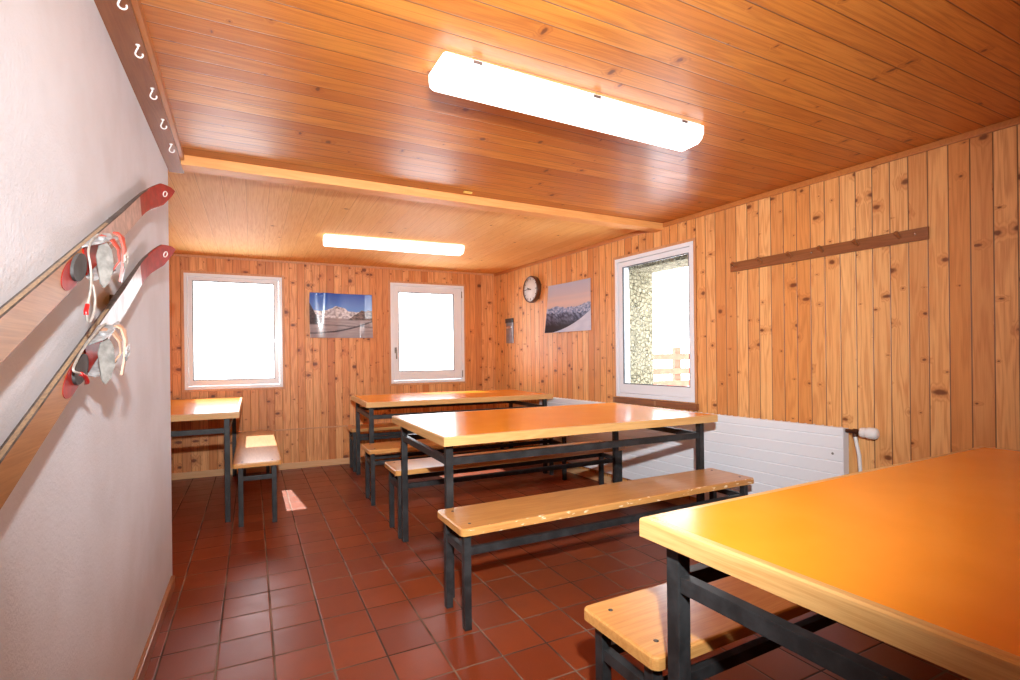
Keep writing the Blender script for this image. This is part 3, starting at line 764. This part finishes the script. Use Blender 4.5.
def bindings(root, P, strapmat, variant):
    # base plate
    m_ = MB(); prf = [P(.47, -.030, hf), P(.47, .030, hf), P(.62, .030, hf), P(.62, -.030, hf)]; m_.prism(prf, (.003, 0, 0)); m_.build('base_plate', M['skired'], root)
    # toe irons: two bent side lugs
    for sgn in (-1, 1):
        m_ = MB(); w0 = sgn * .033; w1 = sgn * .040
        prf = [P(.470, w0, hf), P(.610, w0, hf), P(.595, w1, hf + .030), P(.555, w1, hf + .042), P(.500, w1, hf + .034), P(.470, w1, hf + .014)]
        nrm = (P(0, sgn * .0035, 0) - P(0, 0, 0)); m_.prism(prf, nrm); m_.build('toe_iron', M['bindmetal'], root)
        m_ = MB(); m_.tube([P(.53, w1 - sgn * .004, hf + .026), P(.53, w1 + sgn * .008, hf + .026)], .008, 12); m_.build('iron_stud', M['bindmetal'], root)
    # toe strap over the top, with buckle and hanging tail
    arc = [P(.545, -.042, hf + .016), P(.548, -.038, hf + .036), P(.552, -.014, hf + .052), P(.556, .014, hf + .052), P(.560, .036, hf + .040), P(.562, .043, hf + .016)]
    m_ = MB()
    def band(mb, pts, half, thick, along):
        a = Vector(along).normalized(); pts = [Vector(p) for p in pts]
        vs = []; n = len(pts)
        for i, p in enumerate(pts):
            t = (pts[min(i + 1, n - 1)] - pts[max(i - 1, 0)]).normalized(); nn = t.cross(a).normalized(); aa = nn.cross(t)
            vs += [p + aa * half + nn * thick, p - aa * half + nn * thick, p - aa * half - nn * thick, p + aa * half - nn * thick]
        fs = [[0, 1, 2, 3], [4 * n - 1, 4 * n - 2, 4 * n - 3, 4 * n - 4]]
        for i in range(n - 1):
            for k in range(4): fs.append([4 * i + k, 4 * i + (k + 1) % 4, 4 * i + 4 + (k + 1) % 4, 4 * i + 4 + k])
        mb.add(vs, fs)
    d_s = P(1, 0, 0) - P(0, 0, 0)
    band(m_, arc, .011, .0018, d_s); m_.build('toe_strap', strapmat, root)
    m_ = MB(); base = P(.552, .034, hf + .048) + Vector((0, 0, .022))
    tail = [base, base + Vector((.012, -.002, -.010)), base + Vector((.018, -.004, -.040)), base + Vector((.016, -.008, -.082)), base + Vector((.010, -.010, -.122))]
    band(m_, tail, .0115, .0022, d_s); m_.build('strap_tail', strapmat, root)
    bk = base + Vector((.021, -.006, -.066)); ax = d_s.normalized(); up = Vector((0, 0, 1))
    m_ = MB(); q = [bk + ax * .017 + up * .013, bk - ax * .017 + up * .013, bk - ax * .017 - up * .013, bk + ax * .017 - up * .013, bk + ax * .017 + up * .013]
    m_.tube(q, .0024, 8); m_.tube([bk + up * .0 - ax * .028, bk + ax * .012], .0020, 8); m_.build('buckle', M['cable'] if variant == 1 else M['bindmetal'], root)
    m_ = MB(); f0 = P(.492, .037, hf + .036)
    fa = Vector((.72, .66, .18)).normalized(); fz = Vector((0, 0, -1)); fn = fa.cross(fz) * .003
    leaf = [(-.010, 0), (.008, -.006), (.017, .010), (.021, .035), (.020, .060), (.010, .088), (.0, .100), (-.008, .088), (-.012, .055), (-.016, .025)]
    m_.prism([f0 + fa * a + fz * b for a, b in leaf], fn); m_.build('leather_flap', M['bindgrey'], root)
    # front throw / tensioner ahead of the irons
    m_ = MB(); m_.tube([P(.640, -.020, hf + .004), P(.640, .020, hf + .004)], .007, 10); m_.tube([P(.64, 0, hf + .006), P(.70, 0, hf + .010), P(.735, 0, hf + .016)], [.006, .005, .004], 10); m_.build('front_throw', M['bindmetal'], root)
    m_ = MB(); m_.tube([P(.60, .020, hf + .004), P(.60, .020, hf + .016)], .007, 6, smooth=False); m_.build('cable_screw', M['redgrip'], root)
    # cable
    m_ = MB()
    if variant == 1:
        pts = [P(.630, .020, hf + .008), P(.585, .042, hf + .014), P(.50, .046, hf + .014), P(.43, .036, hf + .020)]
        b0 = Vector(pts[-1])
        pts += [b0 + Vector((.006, -.010, -.040)), b0 + Vector((.008, -.022, -.085)), b0 + Vector((.006, -.038, -.122)), b0 + Vector((.006, -.050, -.140)),
                b0 + Vector((.008, -.040, -.160)), b0 + Vector((.010, -.014, -.142)), b0 + Vector((.010, .004, -.110)), b0 + Vector((.006, .012, -.080)), b0 + Vector((.0, .022, -.065)), P(.50, -.036, hf + .008)]
        gr = (7, 8)
    else:
        pts = [P(.640, .010, hf + .010), P(.600, .044, hf + .018), P(.520, .052, hf + .016), P(.43, .046, hf + .010), P(.36, .040, hf + .010), P(.335, .034, hf + .012), P(.355, .018, hf + .018), P(.375, .0, hf + .020), P(.390, -.018, hf + .018), P(.405, -.030, hf + .010)]
        gr = (7, 9)
    pts = [Vector(p) for p in pts]
    sm = []
    for i in range(len(pts) - 1):
        p0, p1, p2, p3 = pts[max(i - 1, 0)], pts[i], pts[i + 1], pts[min(i + 2, len(pts) - 1)]
        for k in range(5):
            t = k / 5; sm.append(.5 * ((2 * p1) + (p2 - p0) * t + (2 * p0 - 5 * p1 + 4 * p2 - p3) * t * t + (3 * p1 - p0 - 3 * p2 + p3) * t ** 3))
    sm.append(pts[-1])
    m_.tube(sm, .0024, 8); m_.build('cable', M['cable'], root)
    m_ = MB(); m_.tube(sm[gr[0] * 5 - 5:gr[1] * 5 - 3], .0044, 8); m_.build('cable_sleeve', M['redgrip'], root)
bindings(sk1, P1, M['redstrap'], 1)
bindings(sk2, P2, M['tanstrap'], 2)
# wall brackets that carry the skis
for (yy, zz, lb) in ((1.95, 1.211 + .445 * .895, 'small steel bracket behind the upper ski'), (1.95, .993 + .425 * .895, 'small steel bracket behind the lower ski')):
    m = MB(); m.box(XL, XL + .030, yy - .012, yy + .012, zz - .030, zz + .005, 0, .002)
    o = m.build('ski_bracket', M['bindgrey']); tag(o, lb, 'bracket', 'ski brackets')

# ------------------------------------------------------------------ outside
m = MB(); m.box(-30, 40, 6.6, 60, -1.3, -1.0); m.box(3.8, 40, -20, 6.6, -1.3, -1.0); o = m.build('ground_snow', M['snow']); o['kind'] = 'structure'
rl = empty('red_railing', (5.35, 5.60, -1.0), R(-8), label='weathered red wooden railing outside the right window', cat='railing')
for z in (1.66, 1.84, 2.05):
    m = MB(); m.box(-.35, 1.6, -.02, .02, z + .06, z + .15, 0, .006); m.build('rail_board', M['redpaint'], rl)
for x in (.25, 1.3):
    m = MB(); m.box(x - .05, x + .05, .02, .10, 0, 2.3, 0, .006); m.build('railing_post', M['redpaint'], rl)

# ------------------------------------------------------------------ light
w = bpy.data.worlds.new('sky'); S.world = w; w.use_nodes = True
nt = w.node_tree; bg = nt.nodes['Background']
bg.inputs[0].default_value = (.88, .95, 1.0, 1); bg.inputs[1].default_value = 7.6
def light(name, kind, loc, energy, color=(1, 1, 1), **k):
    d = bpy.data.lights.new(name, kind); d.energy = energy; d.color = color
    for a, b in k.items(): setattr(d, a, b)
    o = bpy.data.objects.new(name, d); COL.objects.link(o); o.location = loc
    return o
sun = light('sun', 'SUN', (0, 9, 8), 9.0, (1, .95, .88), angle=R(.5))
sun.rotation_euler = Vector((.10, -1, -1.027)).to_track_quat('-Z', 'Y').to_euler()
fl = light('camera_flash', 'SPOT', (.02, -.12, 1.60), 535, (.94, .98, 1.0), shadow_soft_size=.03, spot_size=R(107), spot_blend=1.0)
fl.rotation_euler = Vector((.44, 1, -.03)).to_track_quat('-Z', 'Y').to_euler()
for nm, W, MX in (('portal_window_one', W1, MBk), ('portal_window_two', W2, MBk), ('portal_window_three', W3, MR)):
    d = bpy.data.lights.new(nm, 'AREA'); d.shape = 'RECTANGLE'; d.size = W[1] - W[0]; d.size_y = W[3] - W[2]; d.cycles.is_portal = True
    o = bpy.data.objects.new(nm, d); COL.objects.link(o)
    o.location = MX @ Vector(((W[0] + W[1]) / 2, .075, (W[2] + W[3]) / 2))
    nrm = (MX.to_3x3() @ Vector((0, -1, 0))); o.rotation_euler = nrm.to_track_quat('-Z', 'Y').to_euler()

# ------------------------------------------------------------------ camera
F, YAW, ROLL, SY, CH = 510.6, R(26.8397), R(-.65004), 17.345, 1.17281
cam = bpy.data.cameras.new('camera'); co = bpy.data.objects.new('camera', cam); COL.objects.link(co)
cam.sensor_width = 36; cam.lens = F / 1020 * 36; cam.shift_y = SY / 1020; cam.clip_start = .02; cam.clip_end = 200
f = Vector((math.sin(YAW), math.cos(YAW), 0)); r = Vector((math.cos(YAW), -math.sin(YAW), 0)); u = Vector((0, 0, 1))
r2 = math.cos(ROLL) * r + math.sin(ROLL) * u; u2 = -math.sin(ROLL) * r + math.cos(ROLL) * u
mw = Matrix(((r2.x, u2.x, -f.x, 0), (r2.y, u2.y, -f.y, 0), (r2.z, u2.z, -f.z, CH), (0, 0, 0, 1)))
co.matrix_world = mw
S.camera = co
vs = S.view_settings; vs.view_transform = 'Standard'; vs.look = 'None'; vs.gamma = 1; vs.exposure = 0.26; vs.use_curve_mapping = False
try:
    S.cycles.use_denoising = True; S.cycles.max_bounces = 8; S.cycles.diffuse_bounces = 5; S.cycles.glossy_bounces = 4; S.cycles.transparent_max_bounces = 12
    S.cycles.sample_clamp_indirect = 8; S.cycles.caustics_reflective = False; S.cycles.caustics_refractive = False
except Exception: pass
